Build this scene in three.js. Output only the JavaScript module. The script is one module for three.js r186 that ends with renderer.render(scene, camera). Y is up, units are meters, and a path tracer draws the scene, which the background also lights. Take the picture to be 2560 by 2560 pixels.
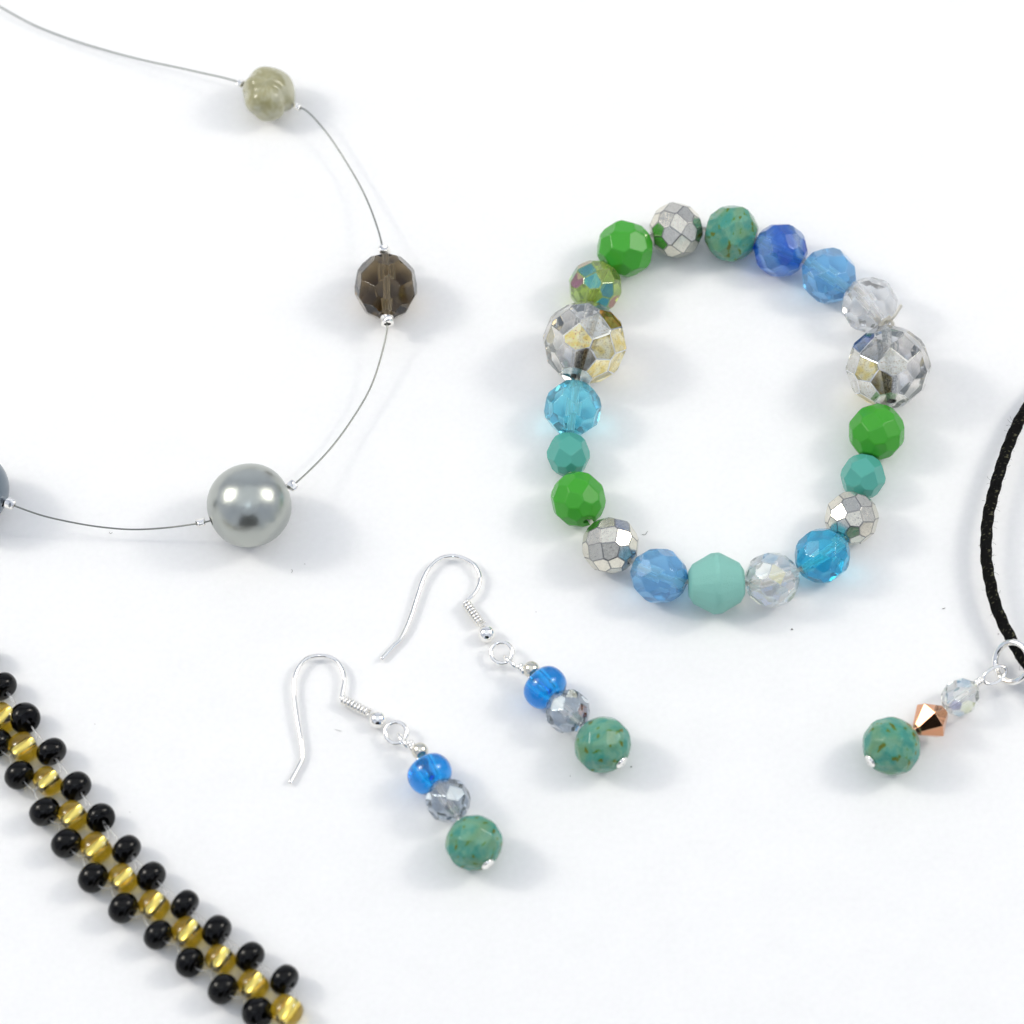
import * as THREE from 'three';
import { RectAreaLightUniformsLib } from 'three/addons/lights/RectAreaLightUniformsLib.js';
import { ImprovedNoise } from 'three/addons/math/ImprovedNoise.js';
import { mergeGeometries } from 'three/addons/utils/BufferGeometryUtils.js';

// ---------------------------------------------------------------- camera, light, exposure
const scene = new THREE.Scene();
const TILT = 27 * Math.PI / 180, DIST = 0.7, HALF = 0.0772;          // metres: the frame is 154 mm across at its centre
const camera = new THREE.PerspectiveCamera(2 * Math.atan(HALF / DIST) * 180 / Math.PI, 1, 0.01, 20);
camera.position.set(0, DIST * Math.cos(TILT), DIST * Math.sin(TILT));
camera.lookAt(0, 0, 0);
camera.updateMatrixWorld(true);
camera.focus = 0.698; camera.userData.fStop = 18;
scene.background = new THREE.Color().setRGB(0.008, 0.009, 0.010);      // the dark room outside the light tent
RectAreaLightUniformsLib.init();
const EXPOSURE = 0.625;
const LAMP = 2.9, LAMP_W = 0.42, LAMP_H = 0.44, CORE = 48, CORE_W = 0.09, CORE_H = 0.13;   // each softbox: a wide diffuser with a hot core
const lampColor = new THREE.Color().setRGB(1, 0.955, 0.87);
const lampSpots = [[-0.58, 0.50, -0.125], [0.55, 0.50, -0.125]];
const OVERHEAD = 0.75, OVERHEAD_W = 1.6, OVERHEAD_D = 1.3;                                                  // unseen fill panel added under the tent roof to lift the ambient light
const flashSpot = [-0.035, 0.655, 0.325], FLASH = 190, FLASH_W = 0.02, FLASH_H = 0.014;

const renderer = new THREE.WebGLRenderer({ antialias: true });
renderer.setSize(1024, 1024);
renderer.toneMapping = THREE.LinearToneMapping;
renderer.toneMappingExposure = EXPOSURE;
renderer.shadowMap.enabled = true;

// ---------------------------------------------------------------- helpers
let seed = 20;
const rnd = () => { seed = (seed + 0x6d2b79f5) | 0; let t = Math.imul(seed ^ (seed >>> 15), 1 | seed); t = (t + Math.imul(t ^ (t >>> 7), 61 | t)) ^ t; return ((t ^ (t >>> 14)) >>> 0) / 4294967296; };
const V = (x, y, z) => new THREE.Vector3(x, y, z);
const noise = new ImprovedNoise();
const right = V(), upv = V(), back = V(); camera.matrixWorld.extractBasis(right, upv, back);
const K = HALF / DIST / 1280;
// the point at height h (metres) that stands on the table where the photograph (2560 px) shows x, y
function P(x, y, h = 0) {
  const d = back.clone().negate().addScaledVector(right, (x - 1280) * K).addScaledVector(upv, (1280 - y) * K);
  return d.multiplyScalar((h - camera.position.y) / d.y).add(camera.position);
}
const pxSize = (p) => p.clone().sub(camera.position).dot(back) * -K;    // metres per photograph pixel at p
function PR(x, y, rpx) { let r = rpx * 6e-5, p; for (let i = 0; i < 3; i++) { p = P(x, y, r); r = rpx * pxSize(p); } return { p, r }; }
const used = {};
const numbered = (n) => { const k = used[n] = (used[n] ?? -1) + 1; return k ? `${n}_${String(k).padStart(3, '0')}` : n; };
function shade(o) { o.castShadow = o.receiveShadow = true; return o; }
function thing(name, label, category, pos, group) {
  const o = new THREE.Group(); o.name = numbered(name); o.position.copy(pos); o.userData = { label, category };
  if (group) o.userData.group = group;
  scene.add(o); return o;
}
// a part whose geometry is built about its own origin and placed at world point p, axis (0,1,0) turned to `axis`, spun by `spin`
function part(root, name, geo, mat, p, axis, spin = 0, label) {
  const m = shade(new THREE.Mesh(geo, mat)); m.name = name;
  if (p) m.position.copy(p).sub(root.position); else m.position.copy(root.position).negate();
  if (axis) m.quaternion.setFromUnitVectors(V(0, 1, 0), axis.clone().normalize()).multiply(new THREE.Quaternion().setFromAxisAngle(V(0, 1, 0), spin));
  if (label) m.userData.label = label;
  root.add(m); return m;
}
function tubeGeo(pts, r, seg = 80, rs = 10, closed = false) {
  const c = new THREE.CatmullRomCurve3(pts, closed, 'centripetal');
  const g = new THREE.TubeGeometry(c, seg, r, rs, closed);
  if (closed) return g;
  const caps = [pts[0], pts[pts.length - 1]].map((p) => { const s = new THREE.SphereGeometry(r * 0.999, rs, 6); s.translate(p.x, p.y, p.z); return s; });
  return mergeGeometries([g, ...caps]);
}
function groupsFrom(list) {                                             // list of non-indexed {pos, nor, uv} -> one geometry with one material group each
  const g = new THREE.BufferGeometry(), pos = [], nor = [], uv = []; let at = 0;
  list.forEach((l, i) => { if (!l.pos.length) return; pos.push(...l.pos); nor.push(...l.nor); uv.push(...l.uv); g.addGroup(at, l.pos.length / 3, i); at += l.pos.length / 3; });
  g.setAttribute('position', new THREE.Float32BufferAttribute(pos, 3)); g.setAttribute('normal', new THREE.Float32BufferAttribute(nor, 3)); g.setAttribute('uv', new THREE.Float32BufferAttribute(uv, 2));
  return g;
}
// a faceted bead: the body cut by planes that touch an ellipsoid (radius a across, b along the hole axis y), edges rounded, drilled
// groups: 0 glass, 1 wall of the hole, 2 rounded edges, 3 facets for which coated(normal) holds
function facetBead({ a, b, rings, hole = 0.13, round = 0.06, flat = 0.95, coated, jitter = 0.02 }) {
  const planes = [];
  const add = (n, d) => { planes.push({ n: n.normalize(), d: d ?? Math.hypot(a * Math.hypot(n.x, n.z), b * n.y) * 0.985 }); };
  rings.forEach(([lat, n, off, d]) => { for (let i = 0; i < n; i++) { const th = (i + off) / n * 2 * Math.PI + (rnd() - 0.5) * jitter * 4, la = lat * Math.PI / 180 + (rnd() - 0.5) * jitter * 2; add(V(Math.cos(la) * Math.cos(th), Math.sin(la), Math.cos(la) * Math.sin(th)), d); } });
  planes.push({ n: V(0, 1, 0), d: b * flat, cap: 1 }, { n: V(0, -1, 0), d: b * flat, cap: 1 });
  const polys = [];
  for (const pl of planes) {
    const t = Math.abs(pl.n.y) < 0.9 ? V(0, 1, 0) : V(1, 0, 0), u = t.clone().cross(pl.n).normalize(), v = pl.n.clone().cross(u), o = pl.n.clone().multiplyScalar(pl.d), S = 4 * a;
    let poly = [[-1, -1], [1, -1], [1, 1], [-1, 1]].map(([x, y]) => o.clone().addScaledVector(u, x * S).addScaledVector(v, y * S));
    for (const q of planes) {
      if (q === pl) continue;
      const out = [];
      for (let i = 0; i < poly.length; i++) {
        const A = poly[i], B = poly[(i + 1) % poly.length], da = A.dot(q.n) - q.d, db = B.dot(q.n) - q.d;
        if (da <= 0) out.push(A);
        if ((da < 0 && db > 0) || (da > 0 && db < 0)) out.push(A.clone().lerp(B, da / (da - db)));
      }
      poly = out; if (poly.length < 3) break;
    }
    const clean = []; for (const p of poly) if (!clean.some((c) => c.distanceTo(p) < a * 1e-3)) clean.push(p);
    if (clean.length >= 3) polys.push({ n: pl.n, cap: pl.cap, v: clean });
  }
  // shared corners
  const corners = [], cornerOf = (p) => { let k = corners.findIndex((c) => c.p.distanceTo(p) < a * 4e-3); if (k < 0) k = corners.push({ p, at: [] }) - 1; return k; };
  for (const f of polys) {
    f.k = f.v.map(cornerOf); f.v = f.v.filter((_, i) => f.k[i] !== f.k[(i + 1) % f.k.length]); f.k = f.v.map(cornerOf);
    const c = f.v.reduce((s, p) => s.add(p), V()).divideScalar(f.v.length), w = round * a;
    f.c = c;
    f.in = f.k.map((k) => { const p = corners[k].p, l = c.distanceTo(p); return p.clone().lerp(c, Math.min(0.35, w / Math.max(l, 1e-9))); });
    f.k.forEach((k, i) => corners[k].at.push({ f, p: f.in[i] }));
  }
  const L = [0, 1, 2, 3, 4, 5].map(() => ({ pos: [], nor: [], uv: [] }));
  const tri = (g, p, n) => {
    const fl = p[1].clone().sub(p[0]).cross(p[2].clone().sub(p[0])), out = n[0].clone().add(n[1]).add(n[2]);
    if (fl.length() < 1e-16) return;
    const o = fl.dot(out) < 0 ? [0, 2, 1] : [0, 1, 2], us = p.map((q) => Math.atan2(q.z, q.x) / 2 / Math.PI + 0.5);
    const mx = Math.max(...us); for (let i = 0; i < 3; i++) if (mx - us[i] > 0.5) us[i] += 1;
    for (const i of o) { L[g].pos.push(p[i].x, p[i].y, p[i].z); L[g].nor.push(n[i].x, n[i].y, n[i].z); L[g].uv.push(us[i], p[i].y / b / 2 + 0.5); }
  };
  const rh = hole * a, N = 18;
  for (const f of polys) {
    const g = coated && !f.cap ? coated(f.n) : 0, n = f.n;
    if (f.cap) {                                                       // the flat end with its drilled hole
      const angs = f.in.map((p) => Math.atan2(p.z, p.x)); for (let i = 0; i < N; i++) angs.push(-Math.PI + (i + 0.37) / N * 2 * Math.PI);
      angs.sort((x, y) => x - y);
      const y = n.y * b * flat, rim = (t) => { let best = 9; const m = f.in.length; for (let i = 0; i < m; i++) { const A = f.in[i], B = f.in[(i + 1) % m], ex = B.x - A.x, ez = B.z - A.z, den = Math.cos(t) * ez - Math.sin(t) * ex; if (Math.abs(den) < 1e-12) continue; const r = (A.x * ez - A.z * ex) / den, s = (A.x * Math.sin(t) - A.z * Math.cos(t)) / den; if (r > 0 && s > -1e-4 && s < 1.0001) best = Math.min(best, r); } return best; };
      const ring = angs.map((t) => { const r = rim(t), q = Math.min(rh, r * 0.9); return { o: V(Math.cos(t) * r, y, Math.sin(t) * r), i: V(Math.cos(t) * q, y, Math.sin(t) * q), m: V(-Math.cos(t), 0, -Math.sin(t)) }; });
      ring.forEach((A, i) => { const B = ring[(i + 1) % ring.length]; tri(0, [A.o, B.o, B.i], [n, n, n]); tri(0, [A.o, B.i, A.i], [n, n, n]); });
      continue;
    }
    for (let i = 1; i + 1 < f.in.length; i++) tri(g, [f.in[0], f.in[i], f.in[i + 1]], [n, n, n]);
  }
  for (let i = 0; i < N; i++) {
    const t0 = i / N * 2 * Math.PI, t1 = (i + 1) / N * 2 * Math.PI, q = (t, y) => V(Math.cos(t) * rh, y * b * flat, Math.sin(t) * rh), m = (t) => V(-Math.cos(t), 0, -Math.sin(t));
    tri(1, [q(t0, -1), q(t1, -1), q(t1, 1)], [m(t0), m(t1), m(t1)]); tri(1, [q(t0, -1), q(t1, 1), q(t0, 1)], [m(t0), m(t1), m(t0)]);
  }
  const done = new Set();
  for (const f of polys) f.k.forEach((ka, i) => {
    const kb = f.k[(i + 1) % f.k.length], key = ka < kb ? ka + '_' + kb : kb + '_' + ka; if (done.has(key)) return;
    const h = polys.find((o) => o !== f && o.k.includes(ka) && o.k.includes(kb)); if (!h) return; done.add(key);
    const a1 = f.in[i], b1 = f.in[(i + 1) % f.k.length], a2 = h.in[h.k.indexOf(ka)], b2 = h.in[h.k.indexOf(kb)];
    tri(2, [a1, b1, b2], [f.n, f.n, h.n]); tri(2, [a1, b2, a2], [f.n, h.n, h.n]);
  });
  for (const c of corners) {
    if (c.at.length < 3) continue;
    const d = c.p.clone().normalize(), e1 = V(0.31, 0.77, -0.55).cross(d).normalize(), e2 = d.clone().cross(e1), mid = c.at.reduce((s, o) => s.add(o.p), V()).divideScalar(c.at.length);
    c.at.sort((x, y) => Math.atan2(x.p.clone().sub(mid).dot(e2), x.p.clone().sub(mid).dot(e1)) - Math.atan2(y.p.clone().sub(mid).dot(e2), y.p.clone().sub(mid).dot(e1)));
    for (let i = 1; i + 1 < c.at.length; i++) tri(2, [c.at[0].p, c.at[i].p, c.at[i + 1].p], [c.at[0].f.n, c.at[i].f.n, c.at[i + 1].f.n]);
  }
  return groupsFrom(L);
}
// a smooth drilled bead: radius a, half length b, hole radius rh; groups 0 outside, 1 wall of the hole
function lathed(a, b, rh, boxy = 0.8, seg = 40) {
  const out = [], N = 22;
  for (let i = 0; i <= N; i++) { const t = (i / N - 0.5) * Math.PI; out.push(new THREE.Vector2(rh + (a - rh) * Math.pow(Math.max(0, Math.cos(t)), boxy), b * Math.sin(t))); }
  const g0 = new THREE.LatheGeometry(out, seg), g1 = new THREE.LatheGeometry([new THREE.Vector2(rh, b), new THREE.Vector2(rh, 0), new THREE.Vector2(rh, -b)], seg);
  return mergeGeometries([g0, g1], true);
}
function texture(w, h, fn, srgb = true) {
  const d = new Uint8Array(w * h * 4);
  for (let y = 0; y < h; y++) for (let x = 0; x < w; x++) { const c = fn(x / w, y / h); for (let i = 0; i < 3; i++) d[(y * w + x) * 4 + i] = Math.max(0, Math.min(255, c[i])); d[(y * w + x) * 4 + 3] = 255; }
  const t = new THREE.DataTexture(d, w, h, THREE.RGBAFormat); t.wrapS = t.wrapT = THREE.RepeatWrapping; t.magFilter = THREE.LinearFilter; t.minFilter = THREE.LinearFilter;
  if (srgb) t.colorSpace = THREE.SRGBColorSpace; t.needsUpdate = true; return t;
}
// noise on a cylinder (u wraps round)
const cyl = (u, v, f, s) => noise.noise(Math.cos(u * 2 * Math.PI) * f + s, Math.sin(u * 2 * Math.PI) * f - s, v * f * 3.1 + s * 2);
const mix = (p, q, t) => p.map((x, i) => x + (q[i] - x) * t), sat = (x) => Math.max(0, Math.min(1, x));

// ---------------------------------------------------------------- materials
const phys = (o) => new THREE.MeshPhysicalMaterial(o);
const glassMat = (r, g, b, dist = 0.004, more = {}) => phys({ color: 0xffffff, transmission: 1, thickness: 0.008, ior: 1.5, roughness: 0.01, attenuationColor: new THREE.Color().setRGB(r, g, b), attenuationDistance: dist, ...more });
const plain = (r, g, b, rough = 0.2, more = {}) => phys({ color: new THREE.Color().setRGB(r, g, b), roughness: rough, ...more });
const metal = (r, g, b, rough = 0.1, more = {}) => new THREE.MeshStandardMaterial({ color: new THREE.Color().setRGB(r, g, b), metalness: 1, roughness: rough, ...more });
const M = {};
M.hole = phys({ color: 0xffffff, transmission: 0.75, thickness: 0.002, ior: 1.5, roughness: 0.45 });
M.silver = metal(0.95, 0.93, 0.89, 0.08);
const wornTex = texture(256, 256, (u, v) => { const n = cyl(u, v, 6, 3) + 0.6 * cyl(u, v, 17, 8); const s = sat((cyl(u, v, 26, 5) - 0.42) * 6); const k = 224 + n * 10 - s * 70; return [k * 1.0, k * 0.98, k * 0.92]; });
const wornRough = texture(256, 256, (u, v) => { const k = 48 + 22 * cyl(u, v, 9, 2) + 12 * cyl(u, v, 30, 4); return [k, k, k]; }, false);
M.plated = new THREE.MeshStandardMaterial({ map: wornTex, roughnessMap: wornRough, roughness: 1, metalness: 1 });
M.seam = metal(0.30, 0.30, 0.29, 0.35);
M.copper = metal(0.72, 0.35, 0.195, 0.1); M.copperEdge = metal(0.85, 0.48, 0.3, 0.25);
M.pearl = phys({ color: new THREE.Color().setRGB(0.44, 0.46, 0.43), metalness: 0.9, roughness: 0.28, bumpScale: 0.00004, bumpMap: texture(256, 128, (u, v) => { const k = 128 + 60 * cyl(u, v, 3, 3) + 30 * cyl(u, v, 14, 6); return [k, k, k]; }, false) });
M.darkPearl = phys({ color: new THREE.Color().setRGB(0.16, 0.20, 0.24), metalness: 0.7, roughness: 0.3, clearcoat: 0.3, clearcoatRoughness: 0.15 });
M.steelWire = metal(0.26, 0.27, 0.25, 0.35);
M.greenGlass = plain(0.052, 0.34, 0.03, 0.22, { specularIntensity: 0.6 });
M.turqGlass = plain(0.085, 0.37, 0.31, 0.2, { specularIntensity: 0.8 });
M.matteTurq = phys({ color: new THREE.Color().setRGB(0.34, 0.76, 0.67), roughness: 0.55, bumpScale: 0.0002, bumpMap: texture(512, 256, (u, v) => { const k = 128 + 70 * cyl(u, v, 30, 3) + 40 * cyl(u, v, 70, 6); return [k, k, k]; }, false), transmission: 0.32, thickness: 0.008, ior: 1.5, attenuationColor: new THREE.Color().setRGB(0.25, 0.7, 0.6), attenuationDistance: 0.004 });
M.cobalt = glassMat(0.10, 0.26, 0.78, 0.0042);
M.cobaltOpal = phys({ map: texture(256, 128, (u, v) => { const n = cyl(u, v, 0.55, 40), w = Math.sin(u * 12.57 + v * 5 + n * 5); return mix([160, 206, 248], [52, 122, 222], sat(0.5 + w * 0.9 + 0.2 * cyl(u, v, 3, 7))); }), transmission: 0.7, thickness: 0.008, ior: 1.5, roughness: 0.02, attenuationColor: new THREE.Color().setRGB(0.42, 0.62, 0.97), attenuationDistance: 0.008 });
M.blueOpal = phys({ color: new THREE.Color().setRGB(0.36, 0.72, 1), transmission: 0.74, thickness: 0.008, ior: 1.5, roughness: 0.01, attenuationColor: new THREE.Color().setRGB(0.55, 0.83, 1), attenuationDistance: 0.008 });
M.aqua = phys({ color: new THREE.Color().setRGB(0.42, 0.9, 1), transmission: 0.86, thickness: 0.008, ior: 1.46, roughness: 0.01, attenuationColor: new THREE.Color().setRGB(0.36, 0.84, 1), attenuationDistance: 0.013 });
M.aquaDeep = phys({ color: new THREE.Color().setRGB(0.14, 0.76, 1), transmission: 0.86, thickness: 0.008, ior: 1.46, roughness: 0.01, attenuationColor: new THREE.Color().setRGB(0.22, 0.82, 1), attenuationDistance: 0.013 });
const clearFilm = (nm, n) => phys({ color: 0xffffff, transmission: 0.88, thickness: 0.008, ior: 1.42, roughness: 0.01, iridescence: 1, iridescenceIOR: n, iridescenceThicknessRange: [10, nm] });
M.clearAB = clearFilm(75, 1.65); M.clearBlue = clearFilm(147, 2.4); M.clearCream = clearFilm(190, 2.3);
M.clearWarm = phys({ color: 0xffffff, transmission: 0.88, thickness: 0.008, ior: 1.42, roughness: 0.01 });
const limeFilm = (nm, n) => phys({ color: new THREE.Color().setRGB(0.72, 0.92, 0.24), transmission: 0.84, thickness: 0.008, ior: 1.5, roughness: 0.01, attenuationColor: new THREE.Color().setRGB(0.78, 0.92, 0.24), attenuationDistance: 0.009, iridescence: 1, iridescenceIOR: n, iridescenceThicknessRange: [10, nm] });
M.limeAB = limeFilm(80, 1.7); M.limeRose = limeFilm(238, 2.3); M.limeAqua = limeFilm(150, 2.3);
M.smoky = glassMat(0.38, 0.31, 0.20, 0.0055);
M.greyGlass = glassMat(0.62, 0.66, 0.70, 0.005, { iridescence: 1, iridescenceIOR: 1.9, iridescenceThicknessRange: [40, 58] });
M.crystal = glassMat(0.96, 0.96, 0.96, 0.02, { iridescence: 1, iridescenceIOR: 2.2, iridescenceThicknessRange: [50, 62] });
const coating = (c1, c2, k) => phys({ map: texture(256, 256, (u, v) => { const n = cyl(u, v, 5, 11 + k), t = sat((cyl(u, v, 24, 15 + k) - 0.3) * 5); return mix(mix(c1, c2, sat(n * 1.6 + 0.4)), [150, 120, 80], t * 0.5); }), metalness: 0.52, roughness: 0.05, transmission: 1, thickness: 0.008, ior: 1.5 });
M.coat = coating([228, 228, 222], [214, 214, 204], 0);
M.coatGold = coating([252, 242, 196], [246, 222, 128], 5);
M.coatAmber = coating([250, 190, 60], [236, 140, 30], 9);
M.coatHole = phys({ map: texture(128, 128, (u, v) => { const s = sat((cyl(u, v, 12, 4) - 0.02) * 5 + 0.3); return mix([215, 215, 210], [70, 72, 70], s); }), metalness: 0.6, roughness: 0.3, transmission: 0.4, thickness: 0.002 });
M.blueRound = phys({ color: new THREE.Color().setRGB(0.05, 0.52, 1), transmission: 0.84, thickness: 0.008, ior: 1.5, roughness: 0.01, attenuationColor: new THREE.Color().setRGB(0.06, 0.58, 1), attenuationDistance: 0.01 });
M.blueWall = phys({ color: 0xffffff, transmission: 1, thickness: 0.002, ior: 1.5, roughness: 0.05 });
M.black = phys({ color: new THREE.Color().setRGB(0.0015, 0.0013, 0.0012), roughness: 0.05, specularIntensity: 0.45 });
M.yellow = glassMat(1, 0.79, 0.13, 0.0052, { color: new THREE.Color().setRGB(1, 0.92, 0.6) });
M.lining = metal(1.0, 0.97, 0.9, 0.2);
M.thread = phys({ color: 0xffffff, transmission: 0.8, thickness: 0.0003, ior: 1.5, roughness: 0.15 });
M.olive = phys({ map: texture(256, 256, (u, v) => { const n = cyl(u, v, 1.6, 21) + 0.35 * cyl(u, v, 5, 2), w = Math.sin((v * 3 + n * 1.2) * 3); return mix([178, 176, 150], [150, 146, 106], sat(0.4 + 0.4 * w + n * 0.5)); }), roughness: 0.24, clearcoat: 0.4, clearcoatRoughness: 0.1 });
const picasso = (s) => texture(512, 256, (u, v) => {
  const n = cyl(u, v, 1.9, s) + 0.5 * cyl(u, v, 5.5, s + 3), g = cyl(u, v, 22, s + 9) * 9;
  let c = mix([66, 140, 127], [104, 156, 132], sat(0.5 + n * 1.3)); c = mix(c, [106, 148, 112], sat(cyl(u, v, 1.3, s + 30) * 1.8));
  const f = cyl(u, v, 3.2, s + 14) + 0.22 * cyl(u, v, 11, s), spot = sat((f - 0.33) * 6); c = mix(c, [80, 122, 40], spot * 0.85);
  c = mix(c, [100, 92, 28], sat((f - 0.46) * 8) * 0.7);
  return c.map((x) => x + g);
});
M.picasso = [4, 57, 91, 133].map((s) => phys({ map: picasso(s), roughness: 0.2, specularIntensity: 0.7 }));
M.cord = phys({ specularIntensity: 0.25, map: texture(256, 256, (u, v) => { const n = noise.noise(u * 40, v * 9, 2) + 0.6 * noise.noise(u * 110, v * 25, 7), s = sat((noise.noise(u * 34 + v * 3, v * 6, 15) - 0.28) * 5); return mix([7 + n * 8, 7 + n * 8, 7 + n * 7], [96, 94, 72], s * 0.8); }), roughness: 0.8 });
M.elastic = phys({ color: 0xf4f0e6, transmission: 0.6, thickness: 0.0008, ior: 1.45, roughness: 0.3 });
M.dust = plain(0.16, 0.15, 0.14, 0.9);
M.paper = new THREE.MeshStandardMaterial({ map: texture(1024, 1024, (u, v) => { const k = 239 + 2.2 * noise.noise(u * 300, v * 300, 1) + 1.6 * noise.noise(u * 40, v * 40, 5) + 1.5 * (rnd() - 0.5); return [k, k + 0.3, k + 1]; }), roughness: 0.85 });
M.paper.map.repeat.set(9, 7);
M.tent = new THREE.MeshStandardMaterial({ color: new THREE.Color().setRGB(0.80, 0.84, 0.93), roughness: 0.95 });
M.shell = new THREE.MeshStandardMaterial({ color: new THREE.Color().setRGB(0.05, 0.05, 0.05), roughness: 0.6 });

// ---------------------------------------------------------------- the table and the white light tent round it
function struct(name, geo, mat, x, y, z) { const m = shade(new THREE.Mesh(geo, mat)); m.name = numbered(name); m.position.set(x, y, z); m.userData = { kind: 'structure' }; scene.add(m); return m; }
struct('tabletop', new THREE.BoxGeometry(2.2, 0.03, 1.7), M.paper, 0, -0.015, -0.05);
struct('tent_wall', new THREE.BoxGeometry(1.7, 1.24, 0.01), M.tent, 0, 0.622, -0.705);
for (const s of [-1, 1]) struct('tent_wall', new THREE.BoxGeometry(0.01, 1.24, 1.4), M.tent, s * 0.856, 0.622, 0);
struct('tent_ceiling', new THREE.BoxGeometry(1.74, 0.01, 1.44), M.tent, 0, 1.248, 0);
for (const s of [-1, 1]) struct('tent_flap', new THREE.BoxGeometry(0.53, 1.24, 0.01), M.tent, s * 0.585, 0.622, 0.695);
struct('tent_flap', new THREE.BoxGeometry(0.638, 0.70, 0.01), M.tent, 0, 0.892, 0.695);
{  // invented overhead fill light, lightens the shadows and the silver reflections
  const p = V(0, 1.2, 0), g = thing('added_overhead_fill', 'large unseen overhead fill panel added under the roof of the light tent', 'lamp', p), c = new THREE.Color().setRGB(0.87, 0.93, 1);
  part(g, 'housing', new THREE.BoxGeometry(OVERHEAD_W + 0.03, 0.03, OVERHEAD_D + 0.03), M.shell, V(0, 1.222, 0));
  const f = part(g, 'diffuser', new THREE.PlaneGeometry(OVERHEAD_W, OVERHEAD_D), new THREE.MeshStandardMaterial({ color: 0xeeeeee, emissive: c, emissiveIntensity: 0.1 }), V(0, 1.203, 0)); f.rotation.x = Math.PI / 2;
  const l = new THREE.RectAreaLight(c, OVERHEAD, OVERHEAD_W, OVERHEAD_D); l.name = 'overhead_fill_light'; l.position.set(0, 1.2, 0); l.lookAt(0, 0, 0); scene.add(l);
}
lampSpots.forEach((s, i) => {
  const p = V(...s), t = V(-0.02 + 0.04 * i, 0, 0);
  const g = thing('softbox_lamp', i ? 'softbox lamp beyond the right edge, facing the jewellery' : 'softbox lamp beyond the left edge, facing the jewellery', 'lamp', p, 'softbox lamps either side of the table');
  const q = new THREE.Quaternion().setFromRotationMatrix(new THREE.Matrix4().lookAt(p, t, V(0, 1, 0)));   // z looks away from the table
  const b = part(g, 'housing', new THREE.BoxGeometry(LAMP_W + 0.02, LAMP_H + 0.02, 0.03), M.shell, p); b.quaternion.copy(q);
  b.position.add(V(0, 0, 0.02).applyQuaternion(q));
  const f = part(g, 'diffuser', new THREE.PlaneGeometry(LAMP_W, LAMP_H), new THREE.MeshStandardMaterial({ color: 0xeeeeee, emissive: lampColor, emissiveIntensity: 1.5 }), p); f.quaternion.copy(q).multiply(new THREE.Quaternion().setFromAxisAngle(V(0, 1, 0), Math.PI)); f.position.add(V(0, 0, 0.003).applyQuaternion(q));
  const l = new THREE.RectAreaLight(lampColor, LAMP * (i ? 0.88 : 1.12), LAMP_W, LAMP_H); l.name = 'softbox_light'; l.position.copy(p); l.lookAt(t); scene.add(l);
  const c = new THREE.RectAreaLight(lampColor, CORE * (i ? 0.88 : 1.12), CORE_W, CORE_H); c.name = 'softbox_core_light'; c.position.copy(p).add(V(0, 0, -0.002).applyQuaternion(q)); c.lookAt(t); scene.add(c);
});
{
  const p = V(...flashSpot), g = thing('camera_flash', 'small flash lamp beside the camera lens', 'lamp', p), q = new THREE.Quaternion().setFromRotationMatrix(new THREE.Matrix4().lookAt(p, V(), V(0, 1, 0)));
  const b = part(g, 'housing', new THREE.BoxGeometry(FLASH_W + 0.006, FLASH_H + 0.006, 0.012), M.shell, p); b.quaternion.copy(q); b.position.add(V(0, 0, 0.008).applyQuaternion(q));
  const f = part(g, 'diffuser', new THREE.PlaneGeometry(FLASH_W, FLASH_H), new THREE.MeshStandardMaterial({ color: 0xeeeeee, emissive: new THREE.Color().setRGB(0.75, 0.88, 1), emissiveIntensity: 2 }), p); f.quaternion.copy(q).multiply(new THREE.Quaternion().setFromAxisAngle(V(0, 1, 0), Math.PI)); f.position.add(V(0, 0, 0.001).applyQuaternion(q));
  const l = new THREE.RectAreaLight(new THREE.Color().setRGB(0.75, 0.88, 1), FLASH, FLASH_W, FLASH_H); l.name = 'flash_light'; l.position.copy(p); l.lookAt(0, 0, 0); scene.add(l);
}

// ---------------------------------------------------------------- the stretch bracelet of glass beads
const R8 = [[0, 8, 0], [-25, 8, 0.5], [25, 8, 0.5], [-52, 8, 0], [52, 8, 0]];          // staggered rows of facets
const R6 = [[0, 6, 0], [-32, 6, 0.5], [32, 6, 0.5], [-63, 6, 0], [63, 6, 0]];
const R7 = [[-15, 7, 0], [15, 7, 0.5], [-47, 7, 0.5], [47, 7, 0]];
const R12 = [[0, 8, 0], [-24, 8, 0.5], [24, 8, 0.5], [-50, 8, 0], [50, 8, 0]];
const bracelet = thing('beaded_bracelet', 'stretch bracelet of green, blue, silver and clear faceted glass beads in an oval loop', 'bracelet', P(1820, 1030, 0));
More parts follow.
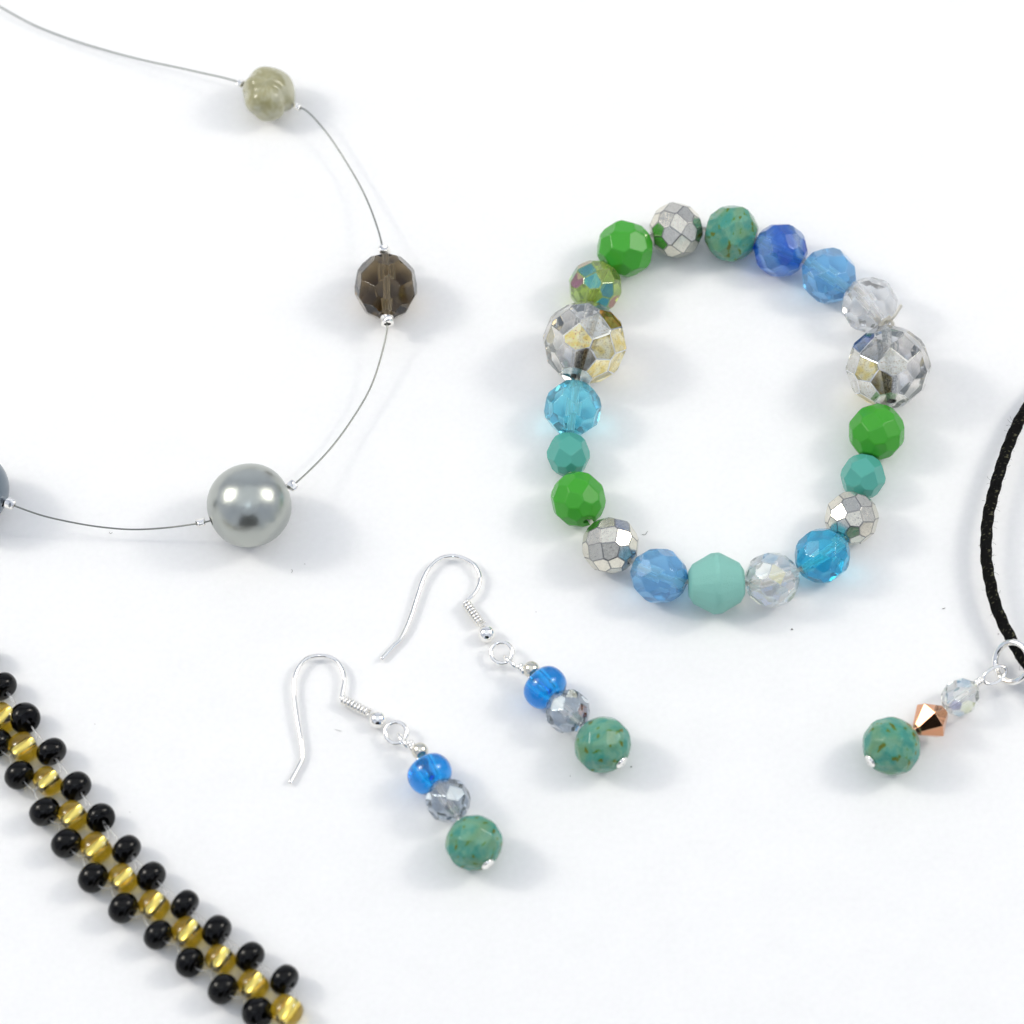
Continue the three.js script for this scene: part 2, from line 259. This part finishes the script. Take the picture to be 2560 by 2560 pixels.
// x, y, radius across and half length along the hole in photograph pixels, kind, label
const B = [
  [1562.6, 623, 67, 69, 'green', 'grass green bead at the upper left of the loop'],
  [1690, 576, 67, 66, 'plated', 'mirror silver bead at the top of the loop'],
  [1828.6, 584, 68, 66, 'picasso0', 'mottled turquoise bead with green spots'],
  [1951.5, 626, 65, 67, 'cobaltOpal', 'cobalt blue streaked bead'],
  [2072, 690, 65, 69, 'blueOpal', 'light blue bead above the clear one'],
  [2174, 763, 66, 67, 'clearWarm', 'clear bead beside the knot'],
  [2221, 918, 101, 102, 'crystalR', 'large clear bead with a silvered side and dark hole'],
  [2191.6, 1081, 68, 71, 'green', 'grass green bead below the large right bead'],
  [2157.5, 1192, 51, 58, 'turq', 'small opaque turquoise bead on the right'],
  [2129, 1296, 64, 68, 'plated', 'mirror silver bead on the right'],
  [2055.8, 1390, 66, 70, 'aquaDeep', 'deep aqua transparent bead'],
  [1929.6, 1450, 67, 68, 'clearAB', 'clear rainbow coated bead at the bottom'],
  [1791, 1459, 82, 70, 'matte', 'frosted turquoise bead with a ridge'],
  [1648, 1440, 66, 73, 'blueOpal', 'light blue bead at the bottom left'],
  [1526, 1364, 69, 70, 'plated', 'mirror silver bead at the lower left'],
  [1446, 1249, 66, 71, 'green', 'grass green bead on the left side'],
  [1421, 1137, 49, 58, 'turq', 'small opaque turquoise bead on the left'],
  [1432, 1021.6, 67, 70, 'aqua', 'pale aqua transparent bead with a grey hole tube'],
  [1461, 858, 101, 103, 'crystalL', 'large clear bead with gold coated facets'],
  [1488, 717, 64, 66, 'limeAB', 'lime green rainbow coated bead'],
].map(([x, y, ra, rb, kind, label]) => ({ ...PR(x, y, ra), b: rb / ra, kind, label }));
B.forEach((o) => { o.p.y += 0.0001; });
const ringPts = B.map((o) => o.p.clone());
part(bracelet, 'elastic_cord', tubeGeo(ringPts, 0.00035, 240, 8, true), M.elastic);
const towards = (x, y, z) => { const d = V(x, y, z).normalize(); return (n, q) => n.clone().applyQuaternion(q).dot(d); };
B.forEach((o, i) => {
  const prev = B[(i + 19) % 20].p, next = B[(i + 1) % 20].p, n1 = next.clone().sub(o.p).normalize(), n0 = o.p.clone().sub(prev).normalize();
  const axis = n0.add(n1).normalize(); if (axis.z < 0) axis.negate();
  axis.applyAxisAngle(V(0, 1, 0), (rnd() - 0.5) * 0.15);
  const a = o.r, b = o.r * o.b, spin = rnd() * 6, k = o.kind;
  let geo, mat;
  if (k === 'matte') { geo = facetBead({ a, b, rings: [[-29, 18, 0, a * Math.cos(0.506)], [29, 18, 0, a * Math.cos(0.506)]], flat: 1, hole: 0.11, round: 0.16 }); mat = [M.matteTurq, M.hole, M.matteTurq, M.matteTurq]; }
  else if (k.startsWith('crystal')) {
    const q = new THREE.Quaternion().setFromUnitVectors(V(0, 1, 0), axis).multiply(new THREE.Quaternion().setFromAxisAngle(V(0, 1, 0), spin));
    const side = k === 'crystalL' ? towards(0.86, 0.25, 0.45) : towards(-0.9, 0.1, 0.42);
    geo = facetBead({ a, b, rings: R12, hole: 0.12, round: 0.03, coated: (n) => { const v = side(n, q); const t = rnd(); return v < 0.15 ? 0 : v > 0.6 ? (k === 'crystalL' ? (t < 0.3 ? 5 : 4) : t < 0.45 ? 4 : 3) : t < 0.15 ? 4 : 3; } }); mat = [M.crystal, M.coatHole, M.crystal, M.coat, M.coatGold, M.coatAmber];
  } else {
    const m = k === 'green' ? M.greenGlass : k === 'turq' ? M.turqGlass : k === 'plated' ? M.plated : k.startsWith('picasso') ? M.picasso[0] : M[k];
    const clear = m.transmission > 0;
    geo = facetBead({ a, b, rings: k === 'turq' ? R6 : rnd() < 0.5 || k === 'plated' ? R8 : R7, hole: clear ? 0.15 : 0.13, round: k === 'plated' ? 0.035 : clear ? 0.035 : 0.06, coated: k.endsWith('AB') ? () => [0, 0, 3, 4][Math.floor(rnd() * 4)] : undefined });
    mat = [m, clear ? M.hole : k === 'plated' ? M.seam : m, k === 'plated' ? M.seam : m, k === 'limeAB' ? M.limeRose : M.clearBlue, k === 'limeAB' ? M.limeAqua : M.clearCream];
  }
  part(bracelet, 'glass_bead', geo, mat, o.p, axis, spin, o.label);
});
// the knot of the elastic, its tail pointing up
{
  const k = P(2218, 806, 0.0062);
  part(bracelet, 'knot', tubeGeo([P(2205, 815, 0.006), P(2212, 800, 0.0068), P(2226, 800, 0.0068), P(2232, 814, 0.006), P(2220, 822, 0.0056), P(2208, 806, 0.0064), P(2224, 792, 0.0066)], 0.00028, 60, 8), M.elastic);
  part(bracelet, 'cord_tail', tubeGeo([k, P(2236, 790, 0.0075), P(2252, 764, 0.0085)], 0.00025, 24, 8), M.elastic);
}

// ---------------------------------------------------------------- the wire necklace
const necklace = thing('wire_necklace', 'floating bead necklace on thin steel wire with grey pearls and brown glass beads', 'necklace', P(600, 700, 0));
{
  const oliveC = PR(668, 235, 68), smokyC = PR(965, 716, 74), pearlC = PR(623, 1263.5, 105), darkC = PR(-74, 1222, 96);
  const w = [[-60, -18, 1.2], [0, 17, 1], [83, 62, 0.9], [178, 99, 1], [265, 126, 1.3], [352, 149, 1.8], [476, 176, 2.8], [596, 205, 3.9], [668, 236, 4.1], [745, 268, 3.7], [762, 274, 3.5], [811, 325, 2.8], [861, 398, 2.3], [908, 480, 2.6], [937, 550, 3.4], [956, 618, 4.4], [965, 716, 4.7], [968, 799, 4.4], [968, 821, 4.2], [957, 875, 3.4], [928, 965, 2.6], [881, 1047, 2.4], [822, 1126, 3], [749, 1199, 4.6], [729, 1214, 5.1], [623, 1262, 6.3], [525, 1302, 5], [502, 1307, 4.7], [486, 1310, 4.4], [414, 1319.5, 3.2], [331, 1323.6, 2.6], [248, 1317, 2.8], [166, 1303, 3.5], [103, 1288, 4.3], [39, 1265.6, 5.2], [-10, 1245, 5.6], [-74, 1222, 5.8]].map(([x, y, h]) => P(x, y, h / 1000));
  part(necklace, 'wire', tubeGeo(w, 0.000135, 500, 8), M.steelWire);
  // the olive bead: a lumpy pressed bead with a groove
  const g = new THREE.SphereGeometry(1, 72, 48), q = g.attributes.position, t = V();
  for (let i = 0; i < q.count; i++) {
    t.fromBufferAttribute(q, i);
    const n = noise.noise(t.x * 0.9 + 3, t.y * 0.9, t.z * 0.9 + 1) * 0.16, groove = -0.13 * Math.exp(-Math.pow((t.dot(V(-0.35, 0.2, 0.9).normalize()) - 0.42 + 0.2 * Math.sin(t.x * 3)) / 0.2, 2)) - 0.10 * Math.exp(-Math.pow((t.dot(V(-0.8, 0.5, 0.35).normalize()) - 0.6) / 0.2, 2));
    t.multiplyScalar(1.0 + n + groove); q.setXYZ(i, t.x * oliveC.r, t.y * oliveC.r, t.z * oliveC.r);
  }
  g.computeVertexNormals();
  part(necklace, 'glass_bead', g, M.olive, oliveC.p, null, 0, 'olive grey lumpy glass bead');
  part(necklace, 'glass_bead', facetBead({ a: smokyC.r, b: smokyC.r * 1.17, rings: [[0, 7, 0], [-29, 7, 0.5], [29, 7, 0.5], [-56, 7, 0], [56, 7, 0]], hole: 0.12, round: 0.03 }), [M.smoky, M.hole, M.smoky, M.smoky], smokyC.p, P(968, 799, 0.0047).sub(P(961, 623, 0.0047)), 1.1, 'smoky brown transparent faceted bead');
  const ax1 = P(729, 1214, 0.006).sub(P(502, 1307, 0.006)), ax2 = P(23, 1261, 0.0058).sub(P(-160, 1180, 0.0058));
  part(necklace, 'pearl_bead', lathed(pearlC.r, pearlC.r * 0.985, pearlC.r * 0.1, 1.0, 64), [M.pearl, M.seam], pearlC.p, ax1, 0, 'pale silver grey pearl');
  part(necklace, 'pearl_bead', lathed(darkC.r, darkC.r * 0.985, darkC.r * 0.1, 1.0, 64), [M.darkPearl, M.seam], darkC.p, ax2, 0, 'dark slate grey pearl cut by the edge of the frame');
  const crimp = (x, y, h, dir, ra, rb, sq = 0.75) => {
    const cg = lathed(ra * 6e-5, rb * 6e-5, ra * 2.6e-5, 0.45, 24), c = cg.attributes.position;
    for (let i = 0; i < c.count; i++) { const X = c.getX(i), Y = c.getY(i), Z = c.getZ(i); c.setXYZ(i, X * 1.1, Y * (1 + 0.12 * Math.sin(X / ra / 6e-5 * 3)), Z * sq * (1 - 0.25 * Math.cos(Y / (rb * 6e-5) * 2))); }
    cg.computeVertexNormals();
    part(necklace, 'crimp_bead', cg, M.silver, P(x, y, h / 1000), dir, rnd() * 3);
  };
  crimp(601, 208, 3.9, P(640, 225).sub(P(580, 200)), 14, 8);
  crimp(744, 268, 3.7, P(770, 285).sub(P(720, 255)), 14, 8);
  crimp(961, 625, 4.4, P(966, 680).sub(P(954, 612)), 17, 9);
  crimp(968, 801, 4.4, P(970, 840).sub(P(966, 790)), 21, 11, 0.9);
  crimp(730, 1214, 5.1, P(760, 1190).sub(P(700, 1240)), 15, 10);
  crimp(502, 1306, 4.7, P(530, 1298).sub(P(470, 1312)), 15, 11);
  crimp(23, 1259, 5.4, P(60, 1272).sub(P(0, 1245)), 15, 14, 0.7);
}

// ---------------------------------------------------------------- the two earrings
function wrapGeo(p, dir, r, len, wire, turns) {                            // wire wound round dir at p
  const d = dir.clone().normalize(), e1 = V(0, 1, 0).cross(d).normalize(), e2 = d.clone().cross(e1), pts = [];
  for (let i = 0; i <= turns * 14; i++) { const t = i / 14 * 2 * Math.PI, s = (i / (turns * 14) - 0.5) * len; pts.push(p.clone().addScaledVector(d, s).addScaledVector(e1, Math.cos(t) * r).addScaledVector(e2, Math.sin(t) * r)); }
  return tubeGeo(pts, wire, turns * 18, 8);
}
function loopGeo(c, n, r, wire, stretch, dir) {
  const N = n.clone().normalize(), e1 = dir.clone().addScaledVector(N, -dir.dot(N)).normalize(), e2 = N.clone().cross(e1), pts = [];
  for (let i = 0; i < 28; i++) { const t = i / 28 * 2 * Math.PI; pts.push(c.clone().addScaledVector(e1, Math.cos(t) * r * stretch).addScaledVector(e2, Math.sin(t) * r)); }
  return tubeGeo(pts, wire, 90, 10, true);
}
function earring(label, d) {
  const turq = PR(d.turq[0], d.turq[1], 71), root = thing('earring', label, 'earring', P(d.turq[0], d.turq[1], 0), 'pair of earrings');
  const h = d.hook.map(([x, y], i) => P(x, y, (i < 2 ? 0.5 : 0.5 + 0.5 * Math.min(1, (i - 2) / 6)) / 1000 + 0.0001));
  part(root, 'ear_wire', tubeGeo(h, 0.00033, 160, 10), M.silver);
  const c0 = P(...d.coil[0], 0.0011), c1 = P(...d.coil[1], 0.0012);
  part(root, 'coil', wrapGeo(c0.clone().lerp(c1, 0.5), c1.clone().sub(c0), 0.00062, c0.distanceTo(c1), 0.0002, 8), M.silver);
  const ball = PR(d.ball[0], d.ball[1], 22);
  part(root, 'silver_ball', new THREE.SphereGeometry(ball.r, 32, 20), M.silver, ball.p);
  const chain = turq.p.clone().sub(P(...d.wrap, 0.0029)).normalize();
  part(root, 'hook_loop', loopGeo(P(...d.ring, 0.0017), V(-0.1, 1, 0.25), 26 * 6e-5, 0.00034, 1.03, V(1, 0, 1)), M.silver);
  part(root, 'eye_loop', loopGeo(P(...d.eye, 0.0022), V(chain.z, 0.35, -chain.x), 15 * 6e-5, 0.0003, 1.35, chain), M.silver);
  part(root, 'wire_wrap', wrapGeo(P(...d.wrap, 0.0028), chain, 0.00042, 0.0013, 0.00026, 3), M.silver);
  const tip = turq.p.clone().addScaledVector(chain, turq.r * 0.985);
  part(root, 'head_pin', tubeGeo([P(...d.eye, 0.0023).lerp(P(...d.wrap, 0.0028), 0.6), turq.p, tip], 0.0003, 40, 8), M.silver);
  const s = PR(d.small[0], d.small[1], 21); s.p.y = 0.0031;
  part(root, 'metal_bead', lathed(s.r, s.r * 0.85, s.r * 0.3, 0.9, 32), [M.plated, M.seam], s.p, chain, 0, 'small dull silver bead');
  const b = PR(d.blue[0], d.blue[1], 57); b.p.y = Math.max(b.r, 0.0034);
  part(root, 'glass_bead', lathed(b.r, b.r * 0.66, b.r * 0.34, 0.72, 48), [M.blueRound, M.blueWall], b.p, chain, 0, 'bright blue round glass bead');
  const y = PR(d.grey[0], d.grey[1], 53); y.p.y = 0.0037;
  part(root, 'glass_bead', facetBead({ a: y.r, b: y.r * 1.02, rings: R7, hole: 0.15, round: 0.05 }), [M.greyGlass, M.hole, M.greyGlass, M.greyGlass], y.p, chain, d.spin, 'smoky grey clear faceted bead');
  part(root, 'glass_bead', facetBead({ a: turq.r, b: turq.r * 0.97, rings: R8, hole: 0.12, round: 0.1 }), [d.mat, M.seam, d.mat, d.mat], turq.p, chain, d.spin * 2, 'mottled turquoise faceted bead with brown green spots');
  part(root, 'pin_head', lathed(0.00102, 0.0004, 0.0001, 0.7, 28), M.silver, turq.p.clone().addScaledVector(chain, turq.r * 0.975), chain);
  return root;
}
earring('silver hook earring nearest the bracelet, upper of the pair', {
  hook: [[955, 1646], [978, 1620], [1001, 1597], [1010, 1581], [1026, 1543], [1045, 1484], [1060, 1441], [1076, 1416], [1101, 1396], [1135, 1390], [1166, 1399], [1189, 1416], [1200, 1441], [1196, 1466], [1182, 1488], [1166, 1503]],
  coil: [[1164, 1507], [1201, 1559]], ball: [1217, 1585], ring: [1254, 1632], eye: [1277, 1656], wrap: [1306, 1673], small: [1328, 1687], blue: [1362.7, 1719], grey: [1419, 1782.6], turq: [1507, 1862], spin: 0.9, mat: M.picasso[1],
});
earring('silver hook earring nearest the yellow and black strip, lower of the pair', {
  hook: [[726, 1955], [733, 1941], [754, 1900], [756.5, 1882], [755, 1862], [751, 1838], [743.5, 1795], [736, 1733], [736, 1695], [747, 1667], [768, 1646], [806, 1639], [837, 1649], [855, 1671], [861, 1695], [858, 1720], [853, 1745]],
  coil: [[855, 1748], [920.5, 1782]], ball: [944, 1799.5], ring: [990, 1832], eye: [1008, 1852], wrap: [1030, 1866], small: [1050, 1890], blue: [1074, 1935], grey: [1120.5, 2005], turq: [1185, 2107], spin: 2.3, mat: M.picasso[2],
});

// ---------------------------------------------------------------- the pendant and its cord
{
  const t = PR(2228.6, 1865.5, 73), root = thing('bead_pendant', 'pendant of turquoise, copper and clear beads hanging on a silver ring', 'pendant', P(2228.6, 1865.5, 0));
  const clear = P(2402, 1743, 0.0029), ax = clear.clone().sub(t.p).normalize();
  part(root, 'glass_bead', facetBead({ a: t.r, b: t.r * 0.97, rings: R8, hole: 0.12, round: 0.1 }), [M.picasso[3], M.seam, M.picasso[3], M.picasso[3]], t.p, ax, 0.6, 'mottled turquoise faceted bead');
  part(root, 'pin_head', lathed(0.00102, 0.0004, 0.0001, 0.7, 28), M.silver, t.p.clone().addScaledVector(ax, -t.r * 0.975), ax);
  const cop = P(2326, 1801, 0.0036), ca = 52 * pxSize(cop), cb = 45 * pxSize(cop), cd = ca * Math.cos(Math.PI / 8) * Math.cos(0.628);
  part(root, 'metal_bead', facetBead({ a: ca, b: cb, rings: [[-36, 8, 0, cd], [36, 8, 0, cd]], hole: 0.16, flat: 1, round: 0.025, jitter: 0 }), [M.copper, M.seam, M.copperEdge, M.copper], cop, ax, 0.39, 'copper coloured faceted bicone bead');
  const r = 44 * pxSize(clear);
  part(root, 'glass_bead', facetBead({ a: r, b: r * 1.16, rings: R7, hole: 0.16, round: 0.04, coated: () => [0, 0, 3, 4][Math.floor(rnd() * 4)] }), [M.clearAB, M.hole, M.clearAB, M.clearBlue, M.clearCream], clear, ax, 0.4, 'clear rainbow coated faceted bead');
  part(root, 'wire_wrap', wrapGeo(P(2445, 1707, 0.0026), ax, 0.00045, 0.0013, 0.00026, 3), M.silver);
  part(root, 'head_pin', tubeGeo([t.p.clone().addScaledVector(ax, -t.r * 0.96), t.p, clear, P(2455, 1700, 0.0026)], 0.0003, 40, 8), M.silver);
  part(root, 'eye_loop', loopGeo(P(2487, 1688, 0.0025), V(0.15, 0.75, 0.55), 18 * 6e-5, 0.0003, 1.7, ax), M.silver);
  part(root, 'jump_ring', loopGeo(P(2530, 1655, 0.0036), V(-0.62, 0.72, 0.3), 49 * 6e-5, 0.0005, 1.0, V(0, 0, 1)), M.silver);
  const cord = thing('black_cord', 'black waxed cotton cord curving down the right edge through the silver ring', 'cord', P(2470, 1350, 0));
  const pts = [[2640, 930, 2.4], [2590, 990, 2.6], [2553.5, 1043, 2.8], [2525.5, 1103, 3], [2503, 1166, 3.2], [2482.7, 1237, 3.3], [2470, 1293, 3.4], [2466, 1345, 3.4], [2466, 1397, 3.4], [2475, 1453, 3.3], [2488, 1509, 3.2], [2509, 1561, 3], [2533, 1606, 2.8], [2558, 1647, 2.6], [2595, 1700, 2.4], [2650, 1770, 2.2]].map(([x, y, h]) => P(x, y, h / 1000));
  const cg = tubeGeo(pts, 0.00088, 420, 18), q = cg.attributes.position, n = cg.attributes.normal;
  const curve = new THREE.CatmullRomCurve3(pts, false, 'centripetal');
  for (let i = 0; i < q.count; i++) {                                        // twisted strands
    const ring = Math.floor(i / 19), a = (i % 19) / 18 * 2 * Math.PI;
    const k = i < 421 * 19 ? 0.00006 * Math.sin(a * 3 + ring * 0.34) + 0.00005 * noise.noise(ring * 0.5, Math.cos(a) * 2, Math.sin(a) * 2) : 0;
    q.setXYZ(i, q.getX(i) + n.getX(i) * k, q.getY(i) + n.getY(i) * k, q.getZ(i) + n.getZ(i) * k);
  }
  cg.computeVertexNormals();
  const uv = cg.attributes.uv; for (let i = 0; i < uv.count; i++) uv.setXY(i, uv.getX(i) * 6 + uv.getY(i) * 0.12, uv.getY(i));
  part(cord, 'cord', cg, M.cord);
  const hairs = [];
  for (let i = 0; i < 34; i++) {
    const u = 0.1 + 0.8 * rnd(), c = curve.getPointAt(u), tg = curve.getTangentAt(u), s = rnd() < 0.5 ? -1 : 1, o = V(tg.z, 0, -tg.x).normalize().multiplyScalar(s), up = V(0, (rnd() - 0.3) * 0.6, 0), l = 0.0003 + 0.0006 * rnd();
    const p0 = c.clone().addScaledVector(o, 0.00085), d = o.clone().add(up).addScaledVector(tg, (rnd() - 0.5) * 2).normalize();
    hairs.push(new THREE.TubeGeometry(new THREE.QuadraticBezierCurve3(p0, p0.clone().addScaledVector(o, l * 0.5), p0.clone().addScaledVector(d, l)), 4, 0.000016, 4));
  }
  const hm = part(cord, 'fibres', mergeGeometries(hairs), M.cord); hm.userData.kind = 'stuff';
}

// ---------------------------------------------------------------- the strip of yellow and black seed beads
{
  const root = thing('seed_bead_strip', 'woven strip of black and yellow seed beads across the lower left corner', 'bracelet', P(390, 2250, 0));
  const Y = [[-48, 1722], [7, 1795], [58, 1869.6], [119, 1953.5], [182, 2040], [240, 2120.5], [307.7, 2197], [385, 2264], [469, 2332], [551.5, 2399], [633, 2463], [717, 2527]];
  const Rb = [[-48, 1640], [5, 1717], [62, 1796], [129, 1881], [190, 1967], [251.7, 2045.7], [316.6, 2125.6], [378, 2192], [462, 2263], [542, 2328.3], [625, 2393], [711, 2451]];
  const Lb = [[-75, 1790], [-9, 1859], [48, 1938], [112, 2030], [166.5, 2109.6], [233, 2196], [308, 2271.6], [395.3, 2339], [474.6, 2407], [557, 2474.5], [644, 2533]];
  const y = Y.map(([px, py]) => PR(px, py, 36)), rb = Rb.map(([px, py]) => PR(px, py, 38)), lb = Lb.map(([px, py]) => PR(px, py, 38));
  const gY = [0, 1, 2].map((i) => lathed(0.00222 + i * 0.00005, 0.00178 + 0.0001 * (i - 1), 0.00078, 0.62, 40)), gB = [0, 1, 2].map((i) => lathed(0.00229 + (i - 1) * 0.00006, 0.00136 + 0.00012 * i, 0.00055, 0.62, 40));
  const tilts = [0.3, 0.1, 0.75, 0.05, 0.1, 0.6, 0.05, 0.15, 0.0, 0.1, 0.15, 0.1, 0.1];
  y.forEach((o, i) => {
    const t = y[Math.min(i + 1, y.length - 1)].p.clone().sub(y[Math.max(i - 1, 0)].p).normalize(), across = V(t.z, 0, -t.x).normalize();
    part(root, 'yellow_bead', gY[i % 3], [M.yellow, M.lining], o.p, across.clone().applyAxisAngle(V(0, 1, 0), (rnd() - 0.5) * 0.2 + 0.05), rnd() * 6);
  });
  const blacks = (list, s) => list.forEach((o, i) => {
    const t = list[Math.min(i + 1, list.length - 1)].p.clone().sub(list[Math.max(i - 1, 0)].p).normalize();
    t.y = tilts[(i + (s > 0 ? 0 : 5)) % tilts.length]; o.p.y = 0.0023 + 0.0002 * rnd();
    part(root, 'black_bead', gB[Math.floor(rnd() * 3)], [M.black, M.black], o.p, t.normalize().applyAxisAngle(V(0, 1, 0), (rnd() - 0.5) * 0.3), rnd() * 6);
    o.t = t;
  });
  blacks(rb, 1); blacks(lb, -1);
  const threads = [];
  for (let i = 0; i + 1 < Y.length; i++) {                                    // clear thread from each black bead into the yellow ones
    const b0 = rb[i].p, b1 = rb[i + 1].p, y1 = y[i + 1].p, dir = b1.clone().sub(b0).normalize(), out = V(dir.z, 0, -dir.x);
    threads.push(tubeGeo([b0.clone().addScaledVector(dir, 0.0004), b0.clone().addScaledVector(dir, 0.0019), y1.clone().addScaledVector(out, 0.0024).add(V(0, 0.0003, 0)), y1.clone().addScaledVector(out, 0.0014)], 0.00014, 20, 6));
    if (i < lb.length) { const l = lb[i].p, yy = y[i].p; threads.push(tubeGeo([l.clone().addScaledVector(dir, -0.0004), l.clone().addScaledVector(dir, -0.0018), yy.clone().addScaledVector(out, -0.0022), yy.clone().addScaledVector(out, -0.0014)], 0.00012, 20, 6)); }
    if (i + 1 < lb.length) { const l = lb[i].p, y2 = y[i + 1].p; threads.push(tubeGeo([l.clone().addScaledVector(dir, 0.0004), l.clone().addScaledVector(dir, 0.0019), y2.clone().addScaledVector(out, -0.0023), y2.clone().addScaledVector(out, -0.0014)], 0.00012, 20, 6)); }
  }
  part(root, 'thread', mergeGeometries(threads), M.thread);
}

// ---------------------------------------------------------------- specks of dust on the white surface
{
  const g = [], speck = (x, y, r) => { const s = new THREE.IcosahedronGeometry(r * 6e-5, 1), p = P(x, y, r * 4e-5); s.scale(1, 0.6, 0.8); s.translate(p.x, p.y, p.z); g.push(s); };
  const hair = (l, r) => { const t = new THREE.TubeGeometry(new THREE.CatmullRomCurve3(l.map(([x, y]) => P(x, y, 0.0001))), 16, r * 6e-5, 5); g.push(t.toNonIndexed()); };
  [[1980, 1573, 2.6], [762, 1410, 1.2], [2496, 1585, 1.6], [1578, 1917, 2], [1426, 1940, 1.2], [325, 2030, 1.2], [237, 1810, 1], [2353, 1752, 1], [1340, 1530, 1]].forEach((s) => speck(...s));
  hair([[1605, 1336], [1612, 1337], [1619, 1328]], 0.55); hair([[2356, 1522], [2363, 1520]], 0.8); hair([[729, 1432], [731, 1427], [729, 1423]], 0.5); hair([[273, 1330], [276, 1334], [281, 1331]], 0.5); hair([[837, 1823], [845, 1826], [854, 1828]], 0.4);
  const m = shade(new THREE.Mesh(mergeGeometries(g.map((x) => { const n = x.index ? x.toNonIndexed() : x; n.deleteAttribute('uv'); return n; })), M.dust)); m.name = 'dust'; m.userData = { kind: 'stuff', label: 'scattered dark specks of dust and lint on the white surface', category: 'dust' }; scene.add(m);
}
renderer.render(scene, camera);
